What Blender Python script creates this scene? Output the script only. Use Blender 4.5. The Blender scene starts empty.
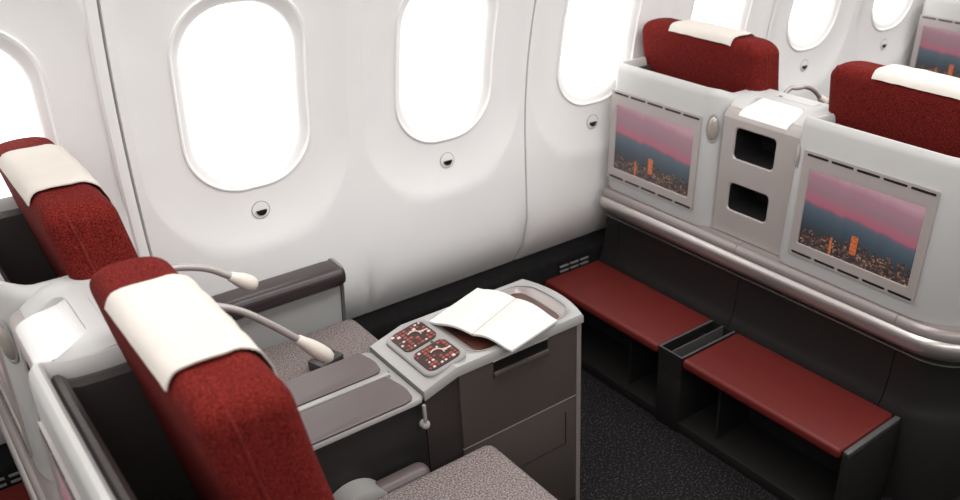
import bpy, bmesh, math, random
from mathutils import Vector, Matrix
random.seed(7)
PI = math.pi
S = bpy.context.scene
COL = S.collection

# ------------------------------------------------------------------ camera
cd = bpy.data.cameras.new('camera')
cam = bpy.data.objects.new('camera', cd); COL.objects.link(cam)
pitch = math.atan(488/872); yaw = math.radians(50.2)
fwd = Vector((math.cos(yaw)*math.cos(pitch), math.sin(yaw)*math.cos(pitch), -math.sin(pitch)))
cam.location = (0, 0, 1.76)
cam.rotation_euler = fwd.to_track_quat('-Z', 'Y').to_euler()
cd.sensor_width = 36; cd.lens = 36*872/960
cd.shift_x = -(567-480)/960; cd.shift_y = (298-250)/960
cd.clip_start = .02
cd.dof.use_dof = True; cd.dof.focus_distance = 2.0; cd.dof.aperture_fstop = 3.6
S.camera = cam
# ------------------------------------------------------------------ world, lights, exposure
w = bpy.data.worlds.new('bright_sky'); S.world = w; w.use_nodes = True
bg = w.node_tree.nodes['Background']; bg.inputs[0].default_value = (1, .985, .97, 1); bg.inputs[1].default_value = 3.2

def area(name, loc, rot, sx, sy, power, col=(1, 1, 1)):
    l = bpy.data.lights.new(name, 'AREA'); l.shape = 'RECTANGLE'; l.size = sx; l.size_y = sy; l.energy = power; l.color = col
    o = bpy.data.objects.new(name, l); COL.objects.link(o); o.location = loc; o.rotation_euler = rot
    return o
area('ceiling_light', (1.9, 1.15, 2.26), (0, 0, 0), 5.2, .5, 58, (1, .98, .96))
area('sidewall_fill', (1.3, -.55, 2.1), (math.radians(62), 0, 0), 5.5, .35, 42, (1, .98, .965))  # unseen fill over the aisle, added to brighten the window wall
S.view_settings.view_transform = 'Standard'; S.view_settings.look = 'None'
S.view_settings.exposure = 0; S.view_settings.gamma = 1; S.view_settings.use_curve_mapping = False

# ------------------------------------------------------------------ materials
def mat(name, col, rough=.5, metal=0, spec=.5, speck=None, bump=None, coat=0, sheen=0, emis=0):
    m = bpy.data.materials.new(name); m.use_nodes = True
    nt = m.node_tree; b = nt.nodes['Principled BSDF']
    b.inputs['Base Color'].default_value = (*col, 1); b.inputs['Roughness'].default_value = rough
    b.inputs['Metallic'].default_value = metal; b.inputs['Specular IOR Level'].default_value = spec
    b.inputs['Coat Weight'].default_value = coat; b.inputs['Coat Roughness'].default_value = .15
    if sheen: b.inputs['Sheen Weight'].default_value = sheen; b.inputs['Sheen Roughness'].default_value = .4
    tc = nt.nodes.new('ShaderNodeTexCoord')
    if speck:                                     # (scale, other colour, contrast low, contrast high)
        n = nt.nodes.new('ShaderNodeTexNoise'); n.inputs['Scale'].default_value = speck[0]; n.inputs['Detail'].default_value = 3
        nt.links.new(tc.outputs['Object'], n.inputs['Vector'])
        r = nt.nodes.new('ShaderNodeValToRGB')
        r.color_ramp.elements[0].position = speck[2]; r.color_ramp.elements[0].color = (*col, 1)
        r.color_ramp.elements[1].position = speck[3]; r.color_ramp.elements[1].color = (*speck[1], 1)
        nt.links.new(n.outputs['Fac'], r.inputs['Fac']); nt.links.new(r.outputs['Color'], b.inputs['Base Color'])
    if bump:                                      # (scale, strength)
        n2 = nt.nodes.new('ShaderNodeTexNoise'); n2.inputs['Scale'].default_value = bump[0]; n2.inputs['Detail'].default_value = 2
        nt.links.new(tc.outputs['Object'], n2.inputs['Vector'])
        bp = nt.nodes.new('ShaderNodeBump'); bp.inputs['Strength'].default_value = bump[1]; bp.inputs['Distance'].default_value = .002
        nt.links.new(n2.outputs['Fac'], bp.inputs['Height']); nt.links.new(bp.outputs['Normal'], b.inputs['Normal'])
    return m
M = dict(
    wall=mat('sidewall_plastic', (.81, .802, .796), .45, spec=.3, speck=(6, (.835, .827, .82), .3, .7)),
    reveal=mat('window_reveal', (.82, .81, .80), .4),
    groove=mat('groove_grey', (.30, .29, .285), .6),
    dado=mat('black_dado', (.008, .008, .008), .8, spec=.12, speck=(30, (.011, .010, .010), .4, .6)),
    slat=mat('vent_slat', (.20, .20, .20), .4),
    ceiling=mat('ceiling_panel', (.6, .59, .58), .6),
    carpet=mat('black_carpet', (.010, .0095, .0095), .95, spec=.1, speck=(150, (.075, .07, .072), .52, .74), bump=(220, 1)),
    shell=mat('light_grey_shell', (.475, .470, .462), .38, spec=.45, speck=(5, (.495, .49, .482), .3, .7)),
    taupe=mat('metallic_taupe', (.42, .375, .36), .38, .25, speck=(7, (.44, .395, .38), .3, .7)),
    ledge=mat('ledge_taupe', (.30, .26, .25), .34, .3),
    rail=mat('satin_rail', (.60, .55, .53), .34, .8),
    tray=mat('sheen_white', (.82, .80, .79), .16, coat=.4),  # reflected light on the tray put into a whiter base colour
    dark=mat('dark_grey_panel', (.0145, .0132, .0128), .38, spec=.35, bump=(400, .1)),
    darker=mat('near_black', (.014, .013, .013), .6, spec=.3),
    edge=mat('dark_edge_trim', (.085, .082, .082), .35),
    liner=mat('dark_padded_liner', (.040, .034, .033), .32, bump=(120, .4)),
    red=mat('red_leather', (.125, .0135, .0105), .48, spec=.35, speck=(260, (.105, .011, .0085), .4, .6), bump=(500, .25)),
    fabric=mat('red_wool', (.060, .004, .0035), .95, spec=.1, speck=(400, (.235, .025, .019), .38, .70), bump=(420, 1)),
    backleather=mat('dark_red_cover', (.07, .004, .004), .8, spec=.2, speck=(460, (.26, .026, .018), .40, .66), bump=(420, .8)),
    cloth=mat('cream_cloth', (.58, .535, .485), .85, spec=.1, speck=(9, (.62, .58, .53), .3, .7), bump=(14, .5)),
    seatfab=mat('grey_speckled_wool', (.10, .08, .076), .95, spec=.1, speck=(260, (.36, .31, .30), .38, .68), bump=(250, 1)),
    brown=mat('brown_grey_laminate', (.064, .051, .047), .42, spec=.35, speck=(6, (.069, .055, .051), .3, .7)),
    column=mat('dark_plum_laminate', (.034, .025, .025), .5),
    leaf=mat('taupe_tabletop', (.098, .076, .076), .40),
    trim=mat('pale_grey_trim', (.315, .308, .30), .28, .15),
    wood=mat('dark_red_wood', (.045, .015, .010), .35, speck=(22, (.085, .028, .018), .35, .65), coat=.3),
    arm=mat('black_brown_leather', (.035, .025, .026), .30, spec=.5, bump=(300, .15)),
    armside=mat('armrest_side_grey', (.30, .305, .30), .5),
    paper=mat('paper', (.66, .645, .62), .8, spec=.1, speck=(4, (.68, .665, .64), .3, .7)),
    papere=mat('paper_edge', (.45, .38, .32), .8),
    stem=mat('lamp_stem', (.38, .345, .33), .35, .3),
    head=mat('lamp_head', (.66, .60, .54), .35),
    remote=mat('remote_face', (.028, .010, .008), .3), black=mat('black_plastic', (.006, .006, .006), .35),
    chrome=mat('grey_metal', (.45, .44, .43), .25, .8),
    redkey=mat('red_key', (.30, .055, .04), .4), palekey=mat('pale_key', (.66, .50, .45), .4),
    lens=mat('reading_light_lens', (.42, .38, .34), .25, .3),
    buckle=mat('dark_plastic', (.045, .043, .042), .4),
    mug=mat('light_cap', (.36, .34, .325), .4),
)
def pane_material():
    m = bpy.data.materials.new('clear_pane'); m.use_nodes = True; nt = m.node_tree
    nt.nodes.remove(nt.nodes['Principled BSDF'])
    t = nt.nodes.new('ShaderNodeBsdfTransparent'); g = nt.nodes.new('ShaderNodeBsdfGlossy'); g.inputs['Roughness'].default_value = .05
    x = nt.nodes.new('ShaderNodeMixShader'); x.inputs[0].default_value = .05
    nt.links.new(t.outputs[0], x.inputs[1]); nt.links.new(g.outputs[0], x.inputs[2]); nt.links.new(x.outputs[0], nt.nodes['Material Output'].inputs[0])
    return m
M['pane'] = pane_material()

def screen_material():
    """dusk city: pink sky, dark mountains, lit buildings. Generated coords: Y across (0 right .. 1 left as seen), Z up."""
    m = bpy.data.materials.new('city_dusk_screen'); m.use_nodes = True; nt = m.node_tree; N = nt.nodes; L = nt.links
    b = N['Principled BSDF']; b.inputs['Base Color'].default_value = (.01, .01, .01, 1); b.inputs['Roughness'].default_value = .25
    tc = N.new('ShaderNodeTexCoord'); sp = N.new('ShaderNodeSeparateXYZ'); L.new(tc.outputs['Generated'], sp.inputs[0])
    U_, V_ = sp.outputs['Y'], sp.outputs['Z']
    def mth(op, a, c, d=None):
        n = N.new('ShaderNodeMath'); n.operation = op
        for i, v in enumerate((a, c, d)):
            if v is None: continue
            if isinstance(v, (int, float)): n.inputs[i].default_value = v
            else: L.new(v, n.inputs[i])
        return n.outputs[0]
    def noise(scale, vec_sc, detail=3):
        mp = N.new('ShaderNodeMapping'); mp.inputs['Scale'].default_value = vec_sc; L.new(tc.outputs['Generated'], mp.inputs[0])
        n = N.new('ShaderNodeTexNoise'); n.inputs['Scale'].default_value = scale; n.inputs['Detail'].default_value = detail
        L.new(mp.outputs[0], n.inputs['Vector']); return n.outputs['Fac']
    def ramp(fac, els):
        r = N.new('ShaderNodeValToRGB'); cr = r.color_ramp
        while len(cr.elements) > 1: cr.elements.remove(cr.elements[-1])
        cr.elements[0].position = els[0][0]; cr.elements[0].color = (*els[0][1], 1)
        for p_, c_ in els[1:]:
            e = cr.elements.new(p_); e.color = (*c_, 1)
        L.new(fac, r.inputs[0]); return r.outputs[0]
    def mix(f, a, c):
        n = N.new('ShaderNodeMix'); n.data_type = 'RGBA'
        L.new(f, n.inputs[0]) if not isinstance(f, float) else None
        for i, v in ((6, a), (7, c)):
            if isinstance(v, tuple): n.inputs[i].default_value = (*v, 1)
            else: L.new(v, n.inputs[i])
        return n.outputs[2]
    # base vertical gradient wobbling with the mountain crest
    crest = mth('MULTIPLY_ADD', noise(3.2, (0, 1, .0), 5), .20, mth('MULTIPLY_ADD', U_, .10, -.16))
    v = mth('SUBTRACT', V_, crest)
    g = ramp(v, [(0, (.018, .016, .02)), (.20, (.030, .034, .042)), (.36, (.045, .065, .085)), (.50, (.075, .100, .125)),
                 (.535, (.13, .10, .13)), (.57, (.36, .10, .145)), (.63, (.34, .12, .16)), (.74, (.27, .155, .185)), (.9, (.34, .175, .215)), (1, (.46, .27, .31))])
    # buildings: columns of random height
    cols = mth('FLOOR', mth('MULTIPLY', U_, 34), 0)
    wn = N.new('ShaderNodeTexWhiteNoise'); wn.noise_dimensions = '1D'; L.new(cols, wn.inputs['W'])
    hgt = mth('MULTIPLY_ADD', wn.outputs['Value'], .17, mth('MULTIPLY_ADD', noise(2.3, (0, 1, 0), 2), .30, -.02))
    bld = mth('LESS_THAN', V_, hgt)
    wn2 = N.new('ShaderNodeTexWhiteNoise'); wn2.noise_dimensions = '2D'
    cb = N.new('ShaderNodeCombineXYZ'); L.new(mth('FLOOR', mth('MULTIPLY', U_, 70), 0), cb.inputs[0]); L.new(mth('FLOOR', mth('MULTIPLY', V_, 46), 0), cb.inputs[1])
    L.new(cb.outputs[0], wn2.inputs['Vector'])
    win = ramp(wn2.outputs['Value'], [(0, (.022, .018, .022)), (.55, (.05, .034, .034)), (.78, (.11, .065, .05)), (.93, (.20, .085, .045)), (1, (.30, .20, .14))])
    c1 = mix(bld, g, win)
    # the tall orange lit tower right of the middle
    def band(c, hw): return mth('COMPARE', U_, c, hw)
    t1 = mth('MULTIPLY', band(.50, .030), mth('LESS_THAN', V_, .36)); t1 = mth('MULTIPLY', t1, mth('GREATER_THAN', V_, .12))
    t2 = mth('MULTIPLY', band(.70, .010), mth('LESS_THAN', V_, .24))
    tw = ramp(wn2.outputs['Value'], [(0, (.34, .075, .03)), (1, (.60, .15, .04))])
    c2 = mix(mth('MAXIMUM', t1, t2), c1, tw)
    L.new(c2, b.inputs['Emission Color']); b.inputs['Emission Strength'].default_value = .85
    return m
M['screen'] = screen_material()

# ------------------------------------------------------------------ mesh helpers
def new(): return bmesh.new()
def tag(o, label=None, cat=None, group=None, kind=None):
    if label: o['label'] = label
    if cat: o['category'] = cat
    if group: o['group'] = group
    if kind: o['kind'] = kind
    return o
def wloc(o):
    v = Vector((0, 0, 0))
    while o: v = v + o.location; o = o.parent
    return v
def obj(name, bm, m, parent=None, smooth=35, label=None, loc=None):
    bmesh.ops.recalc_face_normals(bm, faces=bm.faces)
    off = wloc(parent) if parent else Vector((0, 0, 0))
    if loc is not None: off = Vector(loc)
    bmesh.ops.translate(bm, verts=bm.verts, vec=-off)
    me = bpy.data.meshes.new(name); 
    if smooth:
        for f in bm.faces: f.smooth = True
        for e in bm.edges:
            if len(e.link_faces) == 2 and e.calc_face_angle(0) > math.radians(smooth): e.smooth = False
    bm.to_mesh(me); bm.free(); me.materials.append(M[m] if isinstance(m, str) else m)
    o = bpy.data.objects.new(name, me); COL.objects.link(o)
    if parent: o.parent = parent
    if loc is not None: o.location = loc
    if label: o['label'] = label
    return o
def empty(name, loc, label=None, cat=None, group=None):
    o = bpy.data.objects.new(name, None); o.empty_display_size = .05; COL.objects.link(o); o.location = loc
    return tag(o, label, cat, group)
def box(bm, x0, x1, y0, y1, z0, z1, r=0, seg=2):
    t = bmesh.new()
    vs = bmesh.ops.create_cube(t, size=1)['verts']
    for v in vs: v.co = Vector((x0+(v.co.x+.5)*(x1-x0), y0+(v.co.y+.5)*(y1-y0), z0+(v.co.z+.5)*(z1-z0)))
    if r: bmesh.ops.bevel(t, geom=list(t.edges), offset=min(r, .49*min(x1-x0, y1-y0, z1-z0)), segments=seg, profile=.5, affect='EDGES')
    me = bpy.data.meshes.new('tmp'); t.to_mesh(me); t.free(); bm.from_mesh(me); bpy.data.meshes.remove(me)
    return bm
def bx(*a, **k): return box(new(), *a, **k)
def loft(bm, rings, closed=True, cap=True):
    R = [[bm.verts.new(p) for p in r] for r in rings]
    n = len(R[0])
    for a, b in zip(R, R[1:]):
        for i in range(n if closed else n-1):
            j = (i+1) % n
            bm.faces.new((a[i], a[j], b[j], b[i]))
    if cap and closed:
        bm.faces.new(R[0]); bm.faces.new(R[-1][::-1])
    return bm
def fillet(pts, rad, seg=8):
    """2D polyline with rounded corners -> [(x, y, nx, ny)] with right-hand normals"""
    P = [Vector(p) for p in pts]; out = [P[0]]
    for i in range(1, len(P)-1):
        a, b, c = P[i-1], P[i], P[i+1]; r = rad[i-1] if isinstance(rad, (list, tuple)) else rad
        u = (a-b).normalized(); v = (c-b).normalized()
        ang = math.acos(max(-1, min(1, u.dot(v))))
        if r <= 1e-5 or ang > 3.1: out.append(b); continue
        d = r/math.tan(ang/2); p0 = b+u*d; p1 = b+v*d
        cen = b+(u+v).normalized()*(r/math.sin(ang/2))
        a0 = math.atan2(*(p0-cen).yx); a1 = math.atan2(*(p1-cen).yx)
        da = (a1-a0+PI) % (2*PI)-PI
        for k in range(seg+1):
            t = a0+da*k/seg; out.append(cen+Vector((math.cos(t), math.sin(t)))*r)
    out.append(P[-1]); res = []
    for i, p in enumerate(out):
        t = Vector((0, 0))
        if i > 0: t += (out[i]-out[i-1]).normalized()
        if i < len(out)-1: t += (out[i+1]-out[i]).normalized()
        t.normalize(); res.append((p.x, p.y, t.y, -t.x))
    return res
def sweep(bm, prof, path, closed=True, cap=True, zf=None):
    return loft(bm, [[(x+nx*o, y+ny*o, zf(x, y, z) if zf else z) for o, z in prof] for x, y, nx, ny in path], closed, cap)
def prism(bm, pts, axis, lo, hi):
    """closed 2D outline extruded along axis; pts are the two other coordinates in xyz order"""
    def P(p, t): return {'x': (t, p[0], p[1]), 'y': (p[0], t, p[1]), 'z': (p[0], p[1], t)}[axis]
    return loft(bm, [[P(p, lo) for p in pts], [P(p, hi) for p in pts]])
def rr(cx, cy, hw, hh, r, seg=6):
    pts = []
    for sx, sy, a in ((1, 1, 0), (-1, 1, 90), (-1, -1, 180), (1, -1, 270)):
        for k in range(seg+1):
            t = math.radians(a+90*k/seg); pts.append((cx+sx*(hw-r)+r*math.cos(t), cy+sy*(hh-r)+r*math.sin(t)))
    return pts
def tube(bm, pts, rad, n=12):
    P = [Vector(p) for p in pts]; rings = []
    up = Vector((0, 0, 1))
    for i, p in enumerate(P):
        t = (P[min(i+1, len(P)-1)]-P[max(i-1, 0)]).normalized()
        s = t.cross(up)
        if s.length < 1e-3: s = t.cross(Vector((0, 1, 0)))
        s.normalize(); u = s.cross(t); r = rad[i] if isinstance(rad, (list, tuple)) else rad
        rings.append([p+s*r*math.cos(2*PI*k/n)+u*r*math.sin(2*PI*k/n) for k in range(n)])
    return loft(bm, rings)
def smoothpath(pts, n=6):
    P = [Vector(p) for p in pts]; P = [2*P[0]-P[1]]+P+[2*P[-1]-P[-2]]; out = []
    for i in range(1, len(P)-2):
        for k in range(n):
            t = k/n; a, b, c, d = P[i-1:i+3]
            out.append(.5*((2*b)+(c-a)*t+(2*a-5*b+4*c-d)*t*t+(3*b-a-3*c+d)*t**3))
    out.append(P[-2]); return out
def ray_rr(c, s, hw, hh, r):
    """distance from centre to a rounded rectangle's outline along direction (c, s)"""
    c, s = abs(c), abs(s)
    t = min(hw/c if c > 1e-9 else 9e9, hh/s if s > 1e-9 else 9e9)
    x, y = c*t, s*t
    if x > hw-r and y > hh-r:
        ox, oy = hw-r, hh-r; b = c*ox+s*oy; q = ox*ox+oy*oy-r*r
        t = b+math.sqrt(max(0, b*b-q))
    return t
def cell(bm, rect, cen, rings, P, extra=0, nth=48, capfloor=False):
    """rect (u0,u1,v0,v1) with nested rounded-rect rings around cen; rings = [(hw,hh,r,offset)]; P(u,v,off)->xyz"""
    u0, u1, v0, v1 = rect; cu, cv = cen
    A = [math.atan2(v-cv, u-cu) % (2*PI) for u in (u0, u1) for v in (v0, v1)]
    cand = [math.atan2(sy*(hh_-r_+r_*math.sin(t_)), sx*(hw_-r_+r_*math.cos(t_))) % (2*PI) for hw_, hh_, r_, o_ in rings for t_ in [math.radians(22.5*q) for q in range(5)] for sx, sy in ((1, 1), (-1, 1), (-1, -1), (1, -1))]
    for a in cand+[2*PI*k/nth for k in range(nth)]:
        if all(abs(a-q) > 2e-3 for q in A): A.append(a)
    A.sort()
    def outer(c, s):
        t = 9e9
        if c > 1e-9: t = min(t, (u1-cu)/c)
        if c < -1e-9: t = min(t, (u0-cu)/c)
        if s > 1e-9: t = min(t, (v1-cv)/s)
        if s < -1e-9: t = min(t, (v0-cv)/s)
        return t
    out = []
    for i in range(extra+1):
        f = i/(extra+1); ring = []
        for a in A:
            c, s = math.cos(a), math.sin(a); t = outer(c, s)*(1-f)+f*ray_rr(c, s, *rings[0][:3])
            ring.append(P(cu+c*t, cv+s*t, rings[0][3]*0))
        out.append(ring)
    for hw, hh, r, off in rings:
        out.append([P(cu+math.cos(a)*ray_rr(math.cos(a), math.sin(a), hw, hh, r), cv+math.sin(a)*ray_rr(math.cos(a), math.sin(a), hw, hh, r), off) for a in A])
    loft(bm, out, True, False)
    if capfloor:
        bm.verts.ensure_lookup_table(); n = len(A); bm.faces.new(list(bm.verts)[-n:])
    return bm
def copy_tree(o, parent=None, off=(0, 0, 0)):
    c = o.copy(); COL.objects.link(c); c.parent = parent
    if parent is None: c.location = Vector(o.location)+Vector(off)
    for ch in list(o.children): copy_tree(ch, c)
    return c

# ================================================================== THE SETTING
PITCH = .5975; WX = .758                                   # window spacing, first window's centre
def prof(z):
    y = 2.2
    if z > .8: y -= .07*((z-.8)/.47)**2
    if z < .54: y += .085*((.54-z)/.2)**2  # wall foot curls outward, shaped so that it falls into shade
    return y
def PW(x, z, off): return (x, prof(z)+off, z)
K = range(-3, 7)
wb = new()
for k in K:
    xc = WX+PITCH*k; u0, u1 = xc-PITCH/2, xc+PITCH/2
    if k % 2 == 0: u0 += .0035                              # a panel joint every second window
    else: u1 -= .0035
    t = new()
    cell(t, (u0, u1, .325, 1.78), (xc, 1.14), [(.276, .412, .24, 0), (.262, .398, .235, .0075), (.20, .285, .17, .0085), (.172, .262, .147, .0085), (.1695, .2595, .145, .0035), (.166, .256, .142, .0035), (.161, .251, .138, .010)], PW, extra=9, nth=96)
    for e in [e for e in t.edges if e.is_boundary and all(abs(v.co.x-(u0 if k % 2 == 0 else u1)) < 1e-4 for v in e.verts)]:
        g = bmesh.ops.extrude_edge_only(t, edges=[e])['geom']
        bmesh.ops.translate(t, verts=[v for v in g if isinstance(v, bmesh.types.BMVert)], vec=(0, .012, 0))
    me = bpy.data.meshes.new('tmp'); t.to_mesh(me); t.free(); wb.from_mesh(me); bpy.data.meshes.remove(me)
bmesh.ops.remove_doubles(wb, verts=wb.verts, dist=.0004)
tag(obj('wall_left', wb, 'wall', smooth=40), kind='structure')
n_tr = 0
for k in K:
    if k % 2 == 0:
        n_tr += 1; xs = WX+PITCH*(k-.5)
        b = new(); loft(b, [[(xs-.012, prof(z)+.013, z), (xs+.012, prof(z)+.013, z), (xs+.012, prof(z)+.02, z), (xs-.012, prof(z)+.02, z)] for z in [.34+i*.06 for i in range(25)]])
        tag(obj('trim_%d' % n_tr, b, 'groove'), kind='structure')
n_tr += 1                                                   # the raised lip beside the left joint
b = new(); xs = WX-PITCH/2
loft(b, [[(xs-.0045, prof(z)+.004, z), (xs-.0045, prof(z)-.002, z), (xs-.009, prof(z)-.004, z), (xs-.026, prof(z)-.004, z), (xs-.032, prof(z)+.001, z), (xs-.032, prof(z)+.004, z)] for z in [.36+i*.06 for i in range(24)]])
tag(obj('trim_%d' % n_tr, b, 'wall'), kind='structure')
for n, k in enumerate(K):
    xc = WX+PITCH*k
    rings = [(.1615, .2515, .1385, .0095), (.155, .2445, .135, .0125), (.148, .2355, .130, .0165), (.1435, .2295, .127, .021), (.141, .2265, .125, .026), (.141, .2265, .125, .040)]
    b = new(); th = [2*PI*i/96 for i in range(96)]
    loft(b, [[PW(xc+math.cos(a)*ray_rr(math.cos(a), math.sin(a), *r[:3]), 1.14+math.sin(a)*ray_rr(math.cos(a), math.sin(a), *r[:3]), r[3]) for a in th] for r in rings], True, False)
    base = (xc, 2.2, .88)
    wn_ = tag(obj('window_%d' % (n+1), b, 'reveal', loc=base), kind='structure')
    b = new(); loft(b, [[PW(xc+math.cos(a)*ray_rr(math.cos(a), math.sin(a), (.1425)*f, .228*f, .126*f), 1.14+math.sin(a)*ray_rr(math.cos(a), math.sin(a), (.1425)*f, .228*f, .126*f), .038) for a in th] for f in (1, .66, .33, .02)], True, True)
    obj('pane', b, 'pane', wn_)
    # dimmer control under the window
    def disc(r0, r1, y0, y1, half=False, n_=28):
        b_ = new(); zc = .814
        aa = [PI+PI*i/n_ for i in range(n_+1)] if half else [2*PI*i/n_ for i in range(n_)]
        loft(b_, [[(xc+r*math.cos(a), prof(zc)+yy, zc+r*math.sin(a)) for a in aa] for r, yy in ((r0, y0), (r1, y1))], True, True)
        return b_
    ctl = obj('dimmer_button', disc(.0245, .0235, .010, .0055), 'wall', wn_)
    obj('button_rim', disc(.0255, .0255, .0125, .006), 'groove', ctl)
    obj('indicator', disc(.0145, .0145, .0, .0045, True), 'black', ctl)

b = prism(new(), [(2.20, 0), (2.20, .316), (2.206, .328), (2.222, .336), (2.275, .341), (2.33, .341), (2.33, 0)], 'x', -2.4, 6); tag(obj('baseboard_left', b, 'dado'), kind='structure')
tag(obj('floor', bx(-2.4, 6, -1.3, 2.3, -.05, 0), 'carpet'), kind='structure')
tag(obj('ceiling', bx(-2.4, 6, -1.3, 1.97, 2.3, 2.35), 'ceiling'), kind='structure')
b = new(); loft(b, [[(x, prof(1.78)+.0, 1.775), (x, prof(1.78)+.03, 1.775), (x, 1.99, 2.33), (x, 1.95, 2.33)] for x in (-2.4, 6)]); tag(obj('wall_upper', b, 'wall'), kind='structure')
tag(obj('wall_right', bx(-2.4, 6, -1.35, -1.3, 0, 2.35), 'ceiling'), kind='structure')
tag(obj('wall_back', bx(-2.45, -2.4, -1.3, 2.3, 0, 2.35), 'ceiling'), kind='structure')
tag(obj('wall_front', bx(6, 6.05, -1.3, 2.3, 0, 2.35), 'ceiling'), kind='structure')

# vents in the dado
def vent(x, lab):
    v = empty('air_vent', (x, 2.2, .27), lab, 'air vent', 'vents in the black wall skirting')
    fr = bx(x-.075, x+.075, 2.1955, 2.1995, .268, .322); obj('frame', fr, 'dado', v)
    for i in range(3):
        for j in range(2):
            obj('slat', bx(x-.07+i*.048, x-.07+i*.048+.038, 2.190, 2.196, .281+j*.019, .286+j*.019), 'slat', v)
vent(1.865, 'small slatted air vent in black skirting beside the far red footrest')
vent(1.22, 'small slatted air vent in black skirting behind the open booklet console')
vent(-.02, 'slatted air vent in black skirting at the lower left corner of the view')

# ================================================================== SEAT SHELL (module at x 1.99)
SH = {}
def build_shell():
    root = empty('seat_shell', (2.0, 1.54, 0))
    # window side pod and aisle side pod: U shaped walls with rounded rims
    wallprof = [(-.030, .574), (-.006, .574), (.003, .580), (.006, .592), (-.012, 1.000), (-.015, 1.013), (-.022, 1.022), (-.030, 1.023), (-.036, 1.015), (-.038, 1.000), (-.038, .60)]
    linprof = [(-.0395, .46), (-.0395, .992), (-.044, .999), (-.052, .999), (-.060, .990), (-.062, .97), (-.060, .46)]
    p1 = fillet([(2.19, 2.168), (1.985, 2.168), (1.985, 1.663), (2.19, 1.663)], [.045, .085], 10)
    p2 = fillet([(2.19, 1.403), (1.985, 1.403), (1.985, .80), (2.17, .80)], [.040, .17], 12)
    def dense(pth):
        out = [pth[0]]
        for a, c in zip(pth, pth[1:]):
            n_ = max(1, int(math.hypot(a[0]-c[0], a[1]-c[1])/.03))
            if n_ > 1: out += [tuple(a[k]+(c[k]-a[k])*i/n_ if k < 2 else (a[k]+(c[k]-a[k])*i/n_) for k in range(4)) for i in range(1, n_)]
            out.append(c)
        return out
    def dip(x, y, z):
        if z < .9 or not 1.36 < y < 1.76: return z
        t_ = max(0, min(1, (x-1.99)/.09)); return z-.016*t_*t_*(3-2*t_)
    for pth in (p1, p2):
        pth = dense(pth)
        pod = obj('pod_wall', sweep(new(), wallprof, pth, zf=dip), 'shell', root)
        obj('inner_liner', sweep(new(), linprof, pth, zf=dip), 'liner', root)
    # cavity floors
    obj('cavity_floor', bx(2.04, 2.12, .86, 2.11, .44, .46), 'darker', root)
    # screens
    def F(y, z, o): return (1.9795+(z-.592)*.044-o, y, z)
    for yc, dy in ((1.944, 0), (1.153, 0)):
        b = new()
        cell(b, (yc-.203, yc+.203, .625, .937), (yc, .776), [(.178, .113, .004, -.001), (.176, .111, .003, -.0040)], lambda u, v, o: F(u, v, .0060+o), nth=16)
        # plate edge
        E_ = rr(yc, .781, .203, .156, .006, 3)
        t = new(); loft(t, [[F(u, v, -.006) for u, v in E_], [F(u, v, .0059) for u, v in rr(yc, .781, .203, .156, .006, 3)]], True, False)
        me = bpy.data.meshes.new('tmp'); t.to_mesh(me); t.free(); b.from_mesh(me); bpy.data.meshes.remove(me)
        plate = obj('monitor_frame', b, 'taupe', root)
        b = new(); loft(b, [[F(yc+s*.1765, z, o) for s, z, o in ((-1, .6645, .0008), (1, .6645, .0008), (1, .8875, .0008), (-1, .8875, .0008))], [F(yc+s*.1765, z, .0028) for s, z in ((-1, .6645), (1, .6645), (1, .8875), (-1, .8875))]])
        obj('screen', b, 'screen', plate, 0, label='lit screen showing a pink dusk sky over a city')
        for z in (.927, .6345):
            for i in range(5):
                ya = yc-.196+i*.0795
                b = new(); loft(b, [[F(y, zz, .0050) for y, zz in rr(ya+.0345, z, .0345, .0032, .003, 3)], [F(y, zz, .0068) for y, zz in rr(ya+.0345, z, .0345, .0032, .003, 3)]])
                obj('slot', b, 'black', plate, 0)
    # oval reading lights on the pod corners
    def oval(c, ang):
        b = new(); c = Vector(c); n = Vector((-math.cos(ang), -math.sin(ang), 0)); s = Vector((-n.y, n.x, 0)); rings = []
        for f, o in ((1.25, .0), (1.25, .002), (1.08, .0035), (1.0, .002)):
            rings.append([c+n*o+s*.0165*f*math.cos(a)+Vector((0, 0, .038*f*math.sin(a))) for a in [2*PI*i/28 for i in range(28)]])
        o1 = obj('light_bezel', loft(new(), rings), 'groove', root)
        rings = []
        for f, o in ((1.0, .002), (.85, .006), (.5, .0085), (.12, .009)):
            rings.append([c+n*o+s*.0165*f*math.cos(a)+Vector((0, 0, .038*f*math.sin(a))) for a in [2*PI*i/28 for i in range(28)]])
        obj('lens', loft(new(), rings), 'lens', o1)
    oval((2.0045, 1.7050, .905), math.radians(32))
    oval((2.0065, 1.3845, .905), math.radians(-50))
    # storage cubby between the pods
    def G(y, z, o): return (2.004+(z-.59)*.03+o, y, z)
    b = new()
    y0, y1 = 1.388, 1.672
    for (za, zb, zc, hh) in ((.585, .765, .710, .044), (.765, .952, .880, .048)):
        cell(b, (y0, y1, za, zb), (1.548, zc), [(.079, hh+.003, .016, 0), (.075, hh-.001, .014, .004)], G, nth=40)
    cub = obj('cubby_panel', b, 'taupe', root, smooth=0)
    b = new()
    pr_ = [(.968, 2.01534)]; tops = [(2.01486, .952), (2.0170, .961), (2.022, .969), (2.030, .975), (2.040, .979)]
    loft(b, [[(x, y, z) for x, z in tops] for y in (y0, y1)], False, False)
    obj('panel_nose', b, 'taupe', cub)
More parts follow.
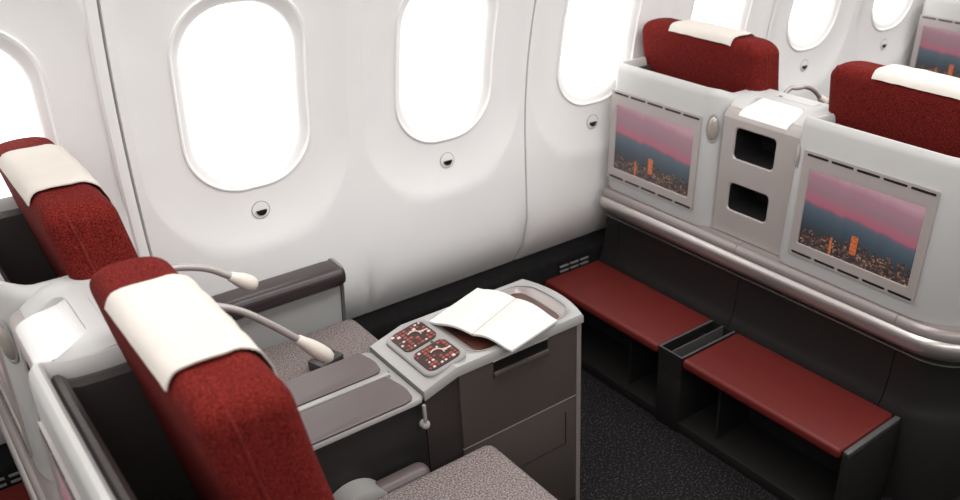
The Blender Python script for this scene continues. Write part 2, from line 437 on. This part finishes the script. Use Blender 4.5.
    for zc, hh in ((.710, .043), (.880, .047)):
        b = new(); lp = lambda f, o: [G(y, z, o) for y, z in rr(1.548, zc, .075*f, hh*f, .014, 5)]
        loft(b, [lp(1, .0035), lp(.99, .05), lp(.97, .13)], True, False)
        bm_v = list(b.verts)[-24:]; b.verts.ensure_lookup_table(); b.faces.new([b.verts[i] for i in range(len(b.verts)-24, len(b.verts))]) if False else None
        obj('cubby_hole', b, 'darker', cub)
        b = new(); vs = [b.verts.new(p) for p in lp(.97, .13)]; b.faces.new(vs); obj('cubby_back', b, 'darker', cub)
    # tray top over the panel nose, its bright reflection painted white
    loft_ = [[(x, y, z) for x, z in ((2.0178, .9645), (2.0212, .9695), (2.026, .9742), (2.032, .9775), (2.040, .9805), (2.055, .9845), (2.075, .987), (2.090, .991), (2.100, .999), (2.104, 1.0055))] for y in [1.444+.178*i/8 for i in range(9)]]
    obj('tray', loft(new(), loft_, False, False), 'tray', root, label='glossy tray on top, its bright reflection painted white')
    # side cheeks of tray and ridge behind, made as one plateau with a rounded cut out
    out = [(2.50, 1.4405), (2.50, 1.6255), (2.50, 1.664), (2.02, 1.664)]
    b = new()
    nose = [(1.999, 1.635), (2.004, 1.645)]
    inner = [(2.038, 1.622), (2.07, 1.622), (2.090, 1.620), (2.101, 1.612), (2.105, 1.598), (2.105, 1.470), (2.101, 1.454), (2.090, 1.446), (2.07, 1.444), (2.038, 1.444)]
    outer = [(2.038, 1.672), (2.08, 1.684), (2.14, 1.684), (2.192, 1.684), (2.192, 1.60), (2.192, 1.465), (2.192, 1.384), (2.14, 1.384), (2.08, 1.384), (2.038, 1.390)]
    def zt(x):
        t_ = max(0, min(1, (x-2.036)/.060)); return .979+.0285*t_*t_*(3-2*t_)
    rings = [[(x, y, .972) for x, y in inner], [(x, y, zt(x)-.002) for x, y in inner]]
    mid = [((xi*.93+xo*.07), (yi*.93+yo*.07)) for (xi, yi), (xo, yo) in zip(inner, outer)]
    rings += [[(x, y, zt(x)) for x, y in mid], [(x, y, zt(x)) for x, y in outer], [(x+(.008 if x > 2.19 else 0), y, zt(x)-.012) for x, y in outer], [(x+(.010 if x > 2.19 else 0), y, .90 if x > 2.05 else .965) for x, y in outer]]
    loft(b, rings, False, False)
    obj('top_deck', b, 'shell', root)
    # small flush hatch with a latch on the deck
    b = new(); E1 = rr(2.160, 1.520, .024, .070, .010, 4); loft(b, [[(x, y, 1.0070) for x, y in E1], [(x, y, 1.0088) for x, y in E1]])
    hatch = obj('hatch', b, 'shell', root)
    obj('latch', bx(2.144, 2.152, 1.570, 1.578, 1.0088, 1.0102), 'black', hatch)
    # ledge and bright rail running along the whole front and round the aisle corner
    ledgeprof = [(.0, .553), (.040, .553), (.0405, .560), (.038, .571), (.033, .578), (.028, .5805), (.022, .579), (.016, .5775), (.006, .581), (-.02, .583), (-.04, .583), (-.04, .553)]
    railprof = [(-.02, .478), (.006, .480), (.024, .487), (.040, .500), (.048, .516), (.0505, .530), (.048, .542), (.042, .550), (.036, .5525), (.0, .5525), (-.02, .5525)]
    full = [(2.0, 2.156), (2.0, .79), (2.30, .79)]
    obj('rail', sweep(new(), railprof, fillet(full, [.15], 12)), 'rail', root)
    def part(y0, y1):
        return [(2.0, y0, -1, 0), (2.0, (y0+y1)/2, -1, 0), (2.0, y1, -1, 0)]
    tailp = [p for p in fillet([(2.0, .979), (2.0, .79), (2.30, .79)], [.15], 12)]
    for pth in (part(2.158, 1.5388), part(1.5372, .9808), tailp):
        obj('ledge', sweep(new(), ledgeprof, pth), 'ledge', root)
    # dark concave panels below the rail
    low = [(-.04, .477), (.0, .477), (.004, .462), (.003, .45), (.004, .42), (.007, .38), (.013, .34), (.022, .31), (.034, .287), (.034, .0), (-.04, .0)]
    for pth in (part(2.172, 2.102), part(2.0995, 1.5395), part(1.5365, .9815), [(x, y, a, c) for x, y, a, c in fillet([(2.0, .9785), (2.0, .80), (2.30, .80)], [.12], 12)]):
        obj('lower_panel', sweep(new(), low, pth), 'dark', root)
    pth = part(2.172, .95)
    obj('trim_strip', sweep(new(), [(.002, .4665), (.0062, .4655), (.0062, .462), (.002, .461)], fillet([(2.0, 2.17), (2.0, .80), (2.30, .80)], [.12], 12)), 'chrome', root)
    # little grille on the aisle side of the base
    for i in range(3):
        obj('grille_slat', bx(2.17, 2.25, .759, .7655, .285+i*.018, .290+i*.018), 'slat', root)
    return root
shell = build_shell()
tag(shell, 'pale grey double seat shell with two screens above the two red footrests', 'seat shell', 'double seat shells along the window wall')

# ------------------------------------------------------------------ footwell unit
def build_footwell():
    root = empty('footwell_unit', (1.84, 1.54, 0))
    obj('base_sill', bx(1.718, 1.963, .925, 2.178, 0, .040, r=.004), 'dark', root)
    obj('back_panel', bx(1.90, 1.92, .926, 2.178, .041, .254), 'darker', root)
    d = obj('divider_box', bx(1.712, 1.963, 1.501, 1.601, 0, .20, r=.002), 'dark', root)
    b = new(); box(b, 1.712, 1.718, 1.501, 1.601, .2, .286); box(b, 1.957, 1.963, 1.501, 1.601, .2, .286); box(b, 1.718, 1.957, 1.501, 1.507, .2, .286); box(b, 1.718, 1.957, 1.595, 1.601, .2, .286)
    obj('rim', b, 'dark', d)
    b = new(); box(b, 1.7115, 1.7155, 1.5005, 1.6015, .2862, .288); box(b, 1.7155, 1.958, 1.5005, 1.508, .2862, .288); box(b, 1.7155, 1.958, 1.594, 1.6015, .2862, .288)
    obj('edge_trim', b, 'edge', d)
    obj('slot_wall', bx(1.7185, 1.9565, 1.549, 1.553, .2005, .287), 'edge', d)
    for y in (1.762, 1.368): obj('partition', bx(1.745, 1.899, y-.004, y+.004, .041, .244), 'dark', root)
    e = obj('end_panel', bx(1.715, 1.963, .903, .9235, 0, .276, r=.002), 'dark', root)
    obj('edge_bar', bx(1.715, 1.963, .905, .9225, .2765, .287, r=.004), 'edge', e)
    for y0, y1 in ((1.603, 2.178), (.925, 1.499)):
        obj('shelf_board', bx(1.735, 1.963, y0, y1, .245, .2545), 'darker', root)
        t = new(); box(t, 1.706, 1.965, y0+.002, y1-.002, .255, .289, r=.012, seg=4)
        obj('footrest_cushion', t, 'red', root, label='red leather footrest cushion')
    return root
foot = build_footwell()
tag(foot, 'dark footwell unit with two red footrest cushions under the two large screens', 'footrest', 'footwell units below the seat shells')

# ------------------------------------------------------------------ seats (module coordinates: x as for the left row, back face x .20 at the top)
def build_seat(yc, c0, c1, dx=0, ct=.468):
    root = empty('airplane_seat', (.45+dx, yc, 0))
    hw = .256
    def xb(z): return .182+dx+(1.16-z)*.15
    def slab(x_off0, x_off1, hw_, ztop, rtop, z0, mat_, name, r=.03):
        b = new(); rings = []
        hs = [z0, z0+.1, .7, .8, .86, .92, .96, 1.0, 1.06]
        steps = 8
        zs = [(z, 0) for z in hs if z < ztop-rtop-.001]+[(ztop-rtop+rtop*math.sin(PI/2*i/steps), rtop*(1-math.cos(PI/2*i/steps))) for i in range(steps+1)]
        for z, ins in zs:
            d = (x_off1-x_off0)/2; cxx = xb(z)+(x_off0+x_off1)/2
            insx = min(ins*.75, d-.004)
            h = hw_-ins*1.0+min(.022, max(0, .99-z)*.16)
            rad = max(.004, min(r, d-insx-.001))
            rings.append([(px, py, z+ (.006*(1-((py-yc)/hw_)**2) if z > 1.08 else 0)) for px, py in rr(cxx, yc, d-insx, h, rad, 6)])
        loft(b, rings); return obj(name, b, mat_, root, smooth=50)
    slab(.0, .124, hw+.001, 1.146, .040, .46, 'fabric', 'backrest', .034)
    pz = [.5+.03*k for k in range(19)]+[1.085, 1.105, 1.120, 1.131, 1.136]
    def py_(z): return 0 if z <= 1.106 else .04*(1-math.sqrt(max(0, 1-((z-1.106)/.040)**2)))
    for sg in (-1, 1):
        side = [(xb(z)+.040, yc+sg*(hw+.0015-py_(z)+min(.022, max(0, .99-z)*.16)), z) for z in pz]
        obj('piping', tube(new(), side, .0028, 8), 'backleather', root)
    # seat cushion and base
    b = new(); box(b, .40+dx, .907+dx, c0, c1, .33, ct, r=.028, seg=5)
    for v in b.verts:
        if v.co.z > .42: v.co.z += .008*math.sin(PI*max(0, min(1, (v.co.y-c0)/(c1-c0))))
    obj('seat_cushion', b, 'seatfab', root, smooth=50)
    obj('seat_base', bx(.42+dx, .86+dx, c0+.02, c1-.02, .0, .329, r=.01), 'darker', root)
    # cloth over the headrest
    prof_ = [(.75*.04*(1-math.cos(a))-.004*math.cos(a), 1.106+.04*math.sin(a)+.0035*math.sin(a)) for a in [math.radians(t) for t in (28, 40, 52, 64, 76, 90)]]
    prof_ += [(.045, 1.1495), (.062, 1.1495), (.08, 1.1495)]
    prof_ += [(.124-(.75*.04*(1-math.cos(a))-.004*math.cos(a)), 1.106+.04*math.sin(a)+.0035*math.sin(a)) for a in [math.radians(t) for t in (90, 76, 62, 48, 34, 18, 0)]]
    prof_ += [(.129, 1.08), (.1295, 1.03), (.1300, .97)]
    y0, y1 = yc-.150, yc+.112
    b = new(); ny = 14
    G_ = []
    for i in range(ny+1):
        y = y0+(y1-y0)*i/ny; r_ = []
        for j, (o, z) in enumerate(prof_):
            wob = abs(.0010*math.sin(i*1.1+j*.7)+.0008*math.sin(i*.6-j*1.3))
            xx = xb(z)+o
            r_.append(Vector((xx+(wob if o > .1 else 0), y, z+wob+(.006*(1-((y-yc)/hw)**2) if z > 1.08 else 0))))
        G_.append(r_)
    loft(b, G_, False, False)
    bmesh.ops.recalc_face_normals(b, faces=b.faces)
    bmesh.ops.solidify(b, geom=list(b.faces), thickness=-.0025)
    obj('headrest_cover', b, 'cloth', root, smooth=60, label='cream cloth draped over the headrest')
    return root
seat_a = build_seat(1.150, .900, 1.372)
tag(seat_a, 'red wool seat with cream headrest cloth, nearest the camera at lower left', 'seat', 'red seats')
seat_w = build_seat(1.905, 1.700, 2.048, ct=.502)
tag(seat_w, 'red wool seat with cream headrest cloth beside the window at the left edge', 'seat', 'red seats')

# ------------------------------------------------------------------ reading lamps on goosenecks
def build_lamp(pts, lab):
    root = empty('gooseneck_lamp', pts[0], lab, 'reading lamp', 'gooseneck reading lamps behind the headrests')
    P = smoothpath(pts, 7)
    n = len(P); cut = int(n*.80)
    k = len(P)-1-7
    obj('gooseneck', tube(new(), P[:k+1], .0072), 'stem', root)
    a = P[k]; d = (Vector(pts[-1])-a); L_ = d.length; d.normalize()
    hp = [a+d*L_*t for t in (-.04, .0, .12, .35, .62, .82, .94, 1.0)]
    obj('lamp_head', tube(new(), hp, [.0085, .0100, .0115, .0150, .0165, .0158, .0125, .007], 18), 'head', root)
    obj('lamp_foot', tube(new(), [Vector(pts[0])-Vector((0, 0, .02)), Vector(pts[0])+Vector((0, 0, .006))], .010), 'stem', root)
    return root
lampA = build_lamp([(.296, 1.622, .94), (.302, 1.621, .985), (.328, 1.618, 1.004), (.345, 1.602, 1.006), (.376, 1.597, 1.005), (.425, 1.60, .985), (.466, 1.60, .954), (.512, 1.60, .918)],
    'curved gooseneck reading lamp with cream head, nearer the window wall')
lampB = build_lamp([(.296, 1.475, .94), (.302, 1.472, .985), (.328, 1.456, 1.004), (.348, 1.444, 1.000), (.376, 1.44, .990), (.423, 1.44, .962), (.472, 1.44, .915), (.520, 1.44, .862), (.580, 1.44, .793)],
    'longer gooseneck reading lamp with cream head, above the grey window seat cushion')

# ------------------------------------------------------------------ belt buckle on the window seat
bk = empty('seat_belt_buckle', (.722, 1.835, .51), 'small dark plastic buckle lying on the grey window seat cushion below the lamp head', 'buckle')
def oriented(bm, c, ang, tilt=0):
    bmesh.ops.rotate(bm, verts=bm.verts, cent=c, matrix=Matrix.Rotation(ang, 3, 'Z'))
    return bm
c_ = (.722, 1.835, .53)
obj('buckle_body', oriented(bx(.684, .760, 1.806, 1.858, .5105, .540, r=.003), c_, .30), 'buckle', bk)
obj('buckle_slot', oriented(bx(.690, .752, 1.8045, 1.8065, .518, .532), c_, .30), 'black', bk)
obj('buckle_tongue', oriented(bx(.700, .745, 1.815, 1.85, .5402, .5425, r=.001), c_, .30), 'edge', bk)

# ------------------------------------------------------------------ centre console
con = empty('centre_console', (1.01, 1.558, 0), 'brown and pale grey console with drawers, two remotes and wooden tray under the booklet', 'console')
side = [(.780, 0), (1.228, 0), (1.228, .632), (.868, .632), (.780, .606)]
obj('body', prism(new(), side, 'y', 1.440, 1.680), 'column', con)
# top cap with sunken tray
def plan_end(y):   # bulging far end
    return 1.243+.026*(1-((y-1.558)/.128)**2)
def PC(x, y, off):
    z = .650 if x >= .868 else .650-(.868-x)*.30
    if x > 1.15: x = 1.15+(x-1.15)*(plan_end(y)-1.15)/(1.243-1.15)
    return (x, y, z+off)
b = new()
cell(b, (.868, 1.243, 1.436, 1.682), (1.076, 1.560), [(.1505, .108, .045, .0), (.1485, .106, .044, -.0025), (.144, .102, .042, -.0045), (.124, .090, .020, -.016)], PC, extra=2, nth=64)
# slope towards the table and skirt
for ya, yb in ((1.436, 1.682),):
    loft(b, [[PC(x, y, 0) for x in (.868, .83, .7785)] for y in (ya, 1.5, 1.56, 1.62, yb)], False, False)
bmesh.ops.remove_doubles(b, verts=b.verts, dist=.0003)
t = [e for e in b.edges if e.is_boundary and not all(abs(v.co.z-.634) < 1e-3 for v in e.verts)]
g = bmesh.ops.extrude_edge_only(b, edges=t)['geom']
for v in [v for v in g if isinstance(v, bmesh.types.BMVert)]:
    cy = 1.559; v.co.z -= .006; v.co.y += .0035 if v.co.y > cy else -.0035
    if v.co.x > 1.22: v.co.x += .003
t = [e for e in b.edges if e.is_boundary and not all(abs(v.co.z-.628) < 1e-3 for v in e.verts)]
g = bmesh.ops.extrude_edge_only(b, edges=t)['geom']
for v in [v for v in g if isinstance(v, bmesh.types.BMVert)]: v.co.z -= .018
top = obj('top_frame', b, 'trim', con, smooth=50)
b = new(); E_ = [(x, y) for x, y in rr(1.076, 1.560, .126, .092, .020, 5)]
loft(b, [[PC(x, y, -.0165) for x, y in E_], [PC(x, y, -.013) for x, y in E_]]); obj('wooden_tray', b, 'wood', top, label='dark red wooden tray bottom')
# taupe liner ring of the trough
b = new(); th = [2*PI*i/64 for i in range(64)]
def ringc(hw, hh, r, off): return [PC(1.076+math.cos(a)*ray_rr(math.cos(a), math.sin(a), hw, hh, r), 1.560+math.sin(a)*ray_rr(math.cos(a), math.sin(a), hw, hh, r), off) for a in th]
loft(b, [ringc(.1452, .1030, .042, -.0030), ringc(.142, .100, .040, -.0032), ringc(.125, .091, .020, -.0125)], True, False); obj('tray_liner', b, 'ledge', top)
b = new(); loft(b, [ringc(.1495, .1070, .0445, -.0004), ringc(.1495, .1070, .0445, .0006), ringc(.1475, .1050, .0435, .0006), ringc(.1475, .105, .0435, -.0004)], True, False); obj('groove_line', b, 'groove', top)
# end strip down to the floor at the far end, and far face
b = new(); pts = [(1.2285, 1.4355)]+[(plan_end(y)-.001, y) for y in [1.4375+.2405*i/14 for i in range(15)]]+[(1.2285, 1.6805)]
obj('end_panel', loft(new(), [[(x, y, 0) for x, y in pts], [(x, y, .6255) for x, y in pts]]), 'ledge', con)
# drawer front, lower door, handle
obj('drawer_front', loft(new(), [[(x, 1.4395, z) for x, z in ((.871, .412), (1.226, .412), (1.226, .626), (.871, .626))], [(x, 1.4345, z) for x, z in ((.8725, .4135), (1.2245, .4135), (1.2245, .6245), (.8725, .6245))]]), 'brown', con)
dr = [o for o in con.children if o.name.startswith('drawer_front')][0]
obj('finger_pull', bx(.968, 1.131, 1.4325, 1.4344, .596, .6235), 'black', dr)
obj('pull_lip', bx(.966, 1.133, 1.426, 1.4344, .581, .5955, r=.003), 'brown', dr)
obj('pull_edge', bx(.966, 1.133, 1.4305, 1.4344, .6236, .626, r=.0005), 'chrome', dr)
obj('lower_door', bx(.871, 1.226, 1.4345, 1.4395, .06, .4085, r=.001), 'brown', con)
ld = [o for o in con.children if o.name.startswith('lower_door')][0]
b = new(); box(b, .90, 1.191, 1.4325, 1.4343, .2685, .2700); box(b, 1.1895, 1.191, 1.4325, 1.4343, .270, .372)
obj('panel_seam', b, 'darker', ld)
obj('seam_highlight', bx(.871, 1.226, 1.4335, 1.4395, .4095, .4112), 'ledge', con)
# remote panel
fr = empty('remote_panel', (0, 0, 0)); fr.parent = con; fr.location = (0, 0, 0)
def RP(u, v, h):    # u along x on the slope, v = y
    z0 = .6365; sl = .19
    return (.805+u, v, z0+u*sl+h)
con_off = Vector(con.location)
def robj(name, b, m, parent, **k): return obj(name, b, m, parent, **k)
fr.location = (0, 0, 0)
def plate(u0, u1, v0, v1, r, h0, h1, m, name, parent, ins=.0):
    E0 = rr((u0+u1)/2, (v0+v1)/2, (u1-u0)/2, (v1-v0)/2, r, 6); E1 = rr((u0+u1)/2, (v0+v1)/2, (u1-u0)/2-ins, (v1-v0)/2-ins, r, 6)
    return obj(name, loft(new(), [[RP(u, v, h0) for u, v in E0], [RP(u, v, h1) for u, v in E1]]), m, parent)
bpy.data.objects.remove(fr)
bez = plate(.000, .112, 1.452, 1.666, .026, -.014, .0020, 'groove', 'remote_surround', con)
plate(.0025, .1095, 1.4545, 1.6635, .024, .0015, .0035, 'trim', 'remote_bezel', bez)
for v0, v1, side_ in ((1.566, 1.656, 1), (1.464, 1.552, 0)):
    rem = plate(.012, .100, v0, v1, .018, .0036, .0060, 'remote', 'remote_control', con)
    
    for i in range(8):
        for j in range(7):
            u = .018+i*.0105; v = v0+.010+j*(v1-v0-.020)/6
            if .040 < u < .085 and 2 <= j <= 4 and (i+j) % 3: continue
            if random.random() < .18: continue
            s = random.uniform(.0026, .0046)
            tgt = new(); km = 'palekey' if random.random() < .22 else 'redkey'
            loft(tgt, [[RP(a, c, .0060) for a, c in rr(u, v, s, s, s*.4, 2)], [RP(a, c, .0072) for a, c in rr(u, v, s*.85, s*.85, s*.3, 2)]]); obj('key', tgt, km, rem)
    vm = (v0+v1)/2
    arc = [RP(.058+.016*math.cos(a), vm+.018*math.sin(a), .0072) for a in [2.2-2.6*i/12 for i in range(13)]]
    obj('cursor_arc', tube(new(), arc, .0019, 6), 'palekey', rem)
    obj('cursor_bar', tube(new(), [RP(.074, vm+.004, .0072), RP(.094, vm-.004, .0072)], .0018, 6), 'palekey', rem)
obj('sensor', loft(new(), [[RP(.075+.0035*math.cos(a), 1.559+.0035*math.sin(a), h) for a in [2*PI*i/16 for i in range(16)]] for h in (.0035, .0046)]), 'black', con)
# latch on the near side
la = obj('coat_hook', bx(.764, .772, 1.418, 1.4255, .552, .600, r=.002), 'trim', con, label='pale grey hook bar')
b = new(); loft(b, [[(.770+.011*f*math.cos(a), yy, .541+.011*f*math.sin(a)) for a in [2*PI*i/20 for i in range(20)]] for f, yy in ((1, 1.4395), (1, 1.425), (.7, 1.419), (.2, 1.417))])
obj('knob', b, 'mug', la)

# ------------------------------------------------------------------ folding table armrest between the seats
tb = empty('folding_table', (.57, 1.552, 0), 'folding table with two long taupe leaves in pale trim, between the two seats', 'table')
obj('armrest_body', bx(.42, .776, 1.436, 1.672, 0, .6015, r=.002), 'dark', tb)
b = new(); P_ = [(.40, 1.4275), (.750, 1.4275), (.768, 1.430), (.777, 1.440), (.777, 1.672), (.765, 1.683), (.40, 1.683)]
loft(b, [[(x, y, .602) for x, y in P_], [(x, y, .608) for x, y in P_], [(x-(.002 if x > .5 else 0), y+(.003 if y < 1.5 else -.003), .6125) for x, y in P_]])
obj('armrest_trim', b, 'trim', tb)
def leafshape(y0, y1): return [(.40, y0), (.728, y0), (.744, y0+.004), (.753, y0+.014), (.758, y0+.040), (.757, (y0+y1)/2+.01), (.750, y1-.010), (.744, y1), (.40, y1)]
for y0, y1 in ((1.431, 1.5465), (1.5745, 1.680)):
    L_ = leafshape(y0, y1); cy = (y0+y1)/2
    obj('table_leaf', loft(new(), [[(x, y, .6130) for x, y in L_], [(x, y, .618) for x, y in L_], [(x-.001, y+(.002 if y < cy else -.002), .6195) for x, y in L_]]), 'leaf', tb)
obj('leaf_gap', bx(.40, .765, 1.566, 1.5725, .6126, .6135), 'black', tb)
obj('centre_strip', bx(.40, .758, 1.548, 1.5655, .6127, .6215, r=.002), 'trim', tb)

# bolsters between near cushion and console
bo = empty('side_bolster', (.66, 1.41, 0), 'low brown padded bolster with pale grey rounded end beside the near grey cushion', 'armrest')
obj('bolster_pad', bx(.50, .755, 1.378, 1.434, .20, .458, r=.026, seg=5), 'leaf', bo)
b = new(); loft(b, [[(.575+.075*f*math.cos(a), y-.003, .402+.075*f*math.sin(a)) for a in [2*PI*i/28 for i in range(28)]] for f, y in ((.85, 1.3765), (1, 1.383), (1, 1.4365))])
obj('bolster_cap', b, 'trim', bo)

# ------------------------------------------------------------------ window side armrest
ar = empty('window_armrest', (.6, 2.08, 0), 'black leather armrest with grey side panel beside the window wall', 'armrest')
b = new()
sec = rr(2.068, .6365, .047, .030, .026, 5)
xs_ = [(.415, 1), (.80, 1), (.86, 1), (.882, .97), (.893, .88), (.898, .7)]
loft(b, [[(x, 2.068+(y-2.068)*f, .6365+(z-.6365)*f) for y, z in sec] for x, f in xs_])
obj('arm_pad', b, 'arm', ar, smooth=60)
b = new(); loft(b, [[(x, 2.075+(y-2.068)*.95*f, .6365+(z-.6365)*.95*f) for y, z in sec] for x, f in ((.886, 1.02), (.892, 1.04), (.896, .98))])
obj('end_ring', b, 'slat', ar)
obj('side_panel', prism(new(), [(.415, .0), (.868, .0), (.872, .44), (.884, .604), (.415, .604)], 'y', 2.050, 2.10), 'armside', ar)
obj('edge_strip', prism(new(), [(.869, .0), (.8775, .0), (.8815, .44), (.8935, .604), (.885, .604), (.873, .44)], 'y', 2.046, 2.104), 'edge', ar)

# ------------------------------------------------------------------ booklet
bo_ = empty('open_booklet', (1.05, 1.55, .655), 'blank white booklet lying open on the wooden tray of the console', 'booklet')
def page(A_, B_, C_, D_, name, lift):
    """A outer left, B outer right, C spine right, D spine left"""
    A_, B_, C_, D_ = map(Vector, (A_, B_, C_, D_)); rings = []
    n = 12; up = Vector((0, 0, 1))
    topg, botg = [], []
    for i in range(n+1):
        t = i/n; h = lift*math.sin(PI*min(1, t*1.15))**1*(1-.3*t)
        topg.append((A_.lerp(D_, 1-t) if 0 else D_.lerp(A_, t), C_.lerp(B_, t), h))
    b = new()
    rings = [[p+up*(h+.0055), q+up*(h+.0055), q+up*h, p+up*h] for p, q, h in topg]
    loft(b, rings); return obj(name, b, 'paper', bo_, smooth=40)
page((.922, 1.640, .6535), (1.113, 1.705, .6535), (1.156, 1.5965, .654), (.970, 1.5225, .654), 'left_page', .009)
page((.997, 1.397, .657), (1.166, 1.436, .657), (1.157, 1.5935, .654), (.971, 1.5195, .654), 'right_page', .011)
b = new(); a, c = Vector((.9703, 1.521, .6535)), Vector((1.1565, 1.595, .6535))
obj('spine', tube(new(), [a+Vector((0, 0, .003)), c+Vector((0, 0, .003))], .0034, 8), 'papere', bo_)

# ================================================================== COPIES
ROW = 1.925
s2 = copy_tree(shell, off=(-ROW, 0, 0)); s2['label'] = 'pale grey seat shell with tray of painted white sheen, wrapped behind the left red seats'
s3 = copy_tree(shell, off=(ROW, 0, 0)); s3['label'] = 'seat shell of the row ahead, its screen cut by the top right corner'
f2 = copy_tree(foot, off=(-ROW, 0, 0)); f2['label'] = 'footwell unit whose red cushion shows only at the bottom left corner'
f2['group'] = foot['group']
a2 = copy_tree(seat_a, off=(ROW, 0, 0)); a2['label'] = 'red seat with cream cloth rising behind the right hand screen'
w2 = copy_tree(seat_w, off=(ROW, 0, 0)); w2['label'] = 'red seat with cream cloth rising behind the left hand screen, next to the windows'
w3 = copy_tree(seat_w, off=(2*ROW, 0, 0)); w3['label'] = 'red seat just visible at the very top right corner of the view'
l1 = copy_tree(lampA, off=(ROW, 0, 0)); l1['label'] = 'dark loop of a gooseneck lamp behind the shell between the right hand seats, window side'
l2 = copy_tree(lampB, off=(ROW, 0, 0)); l2['label'] = 'gooseneck lamp partly hidden by the right hand red headrest'
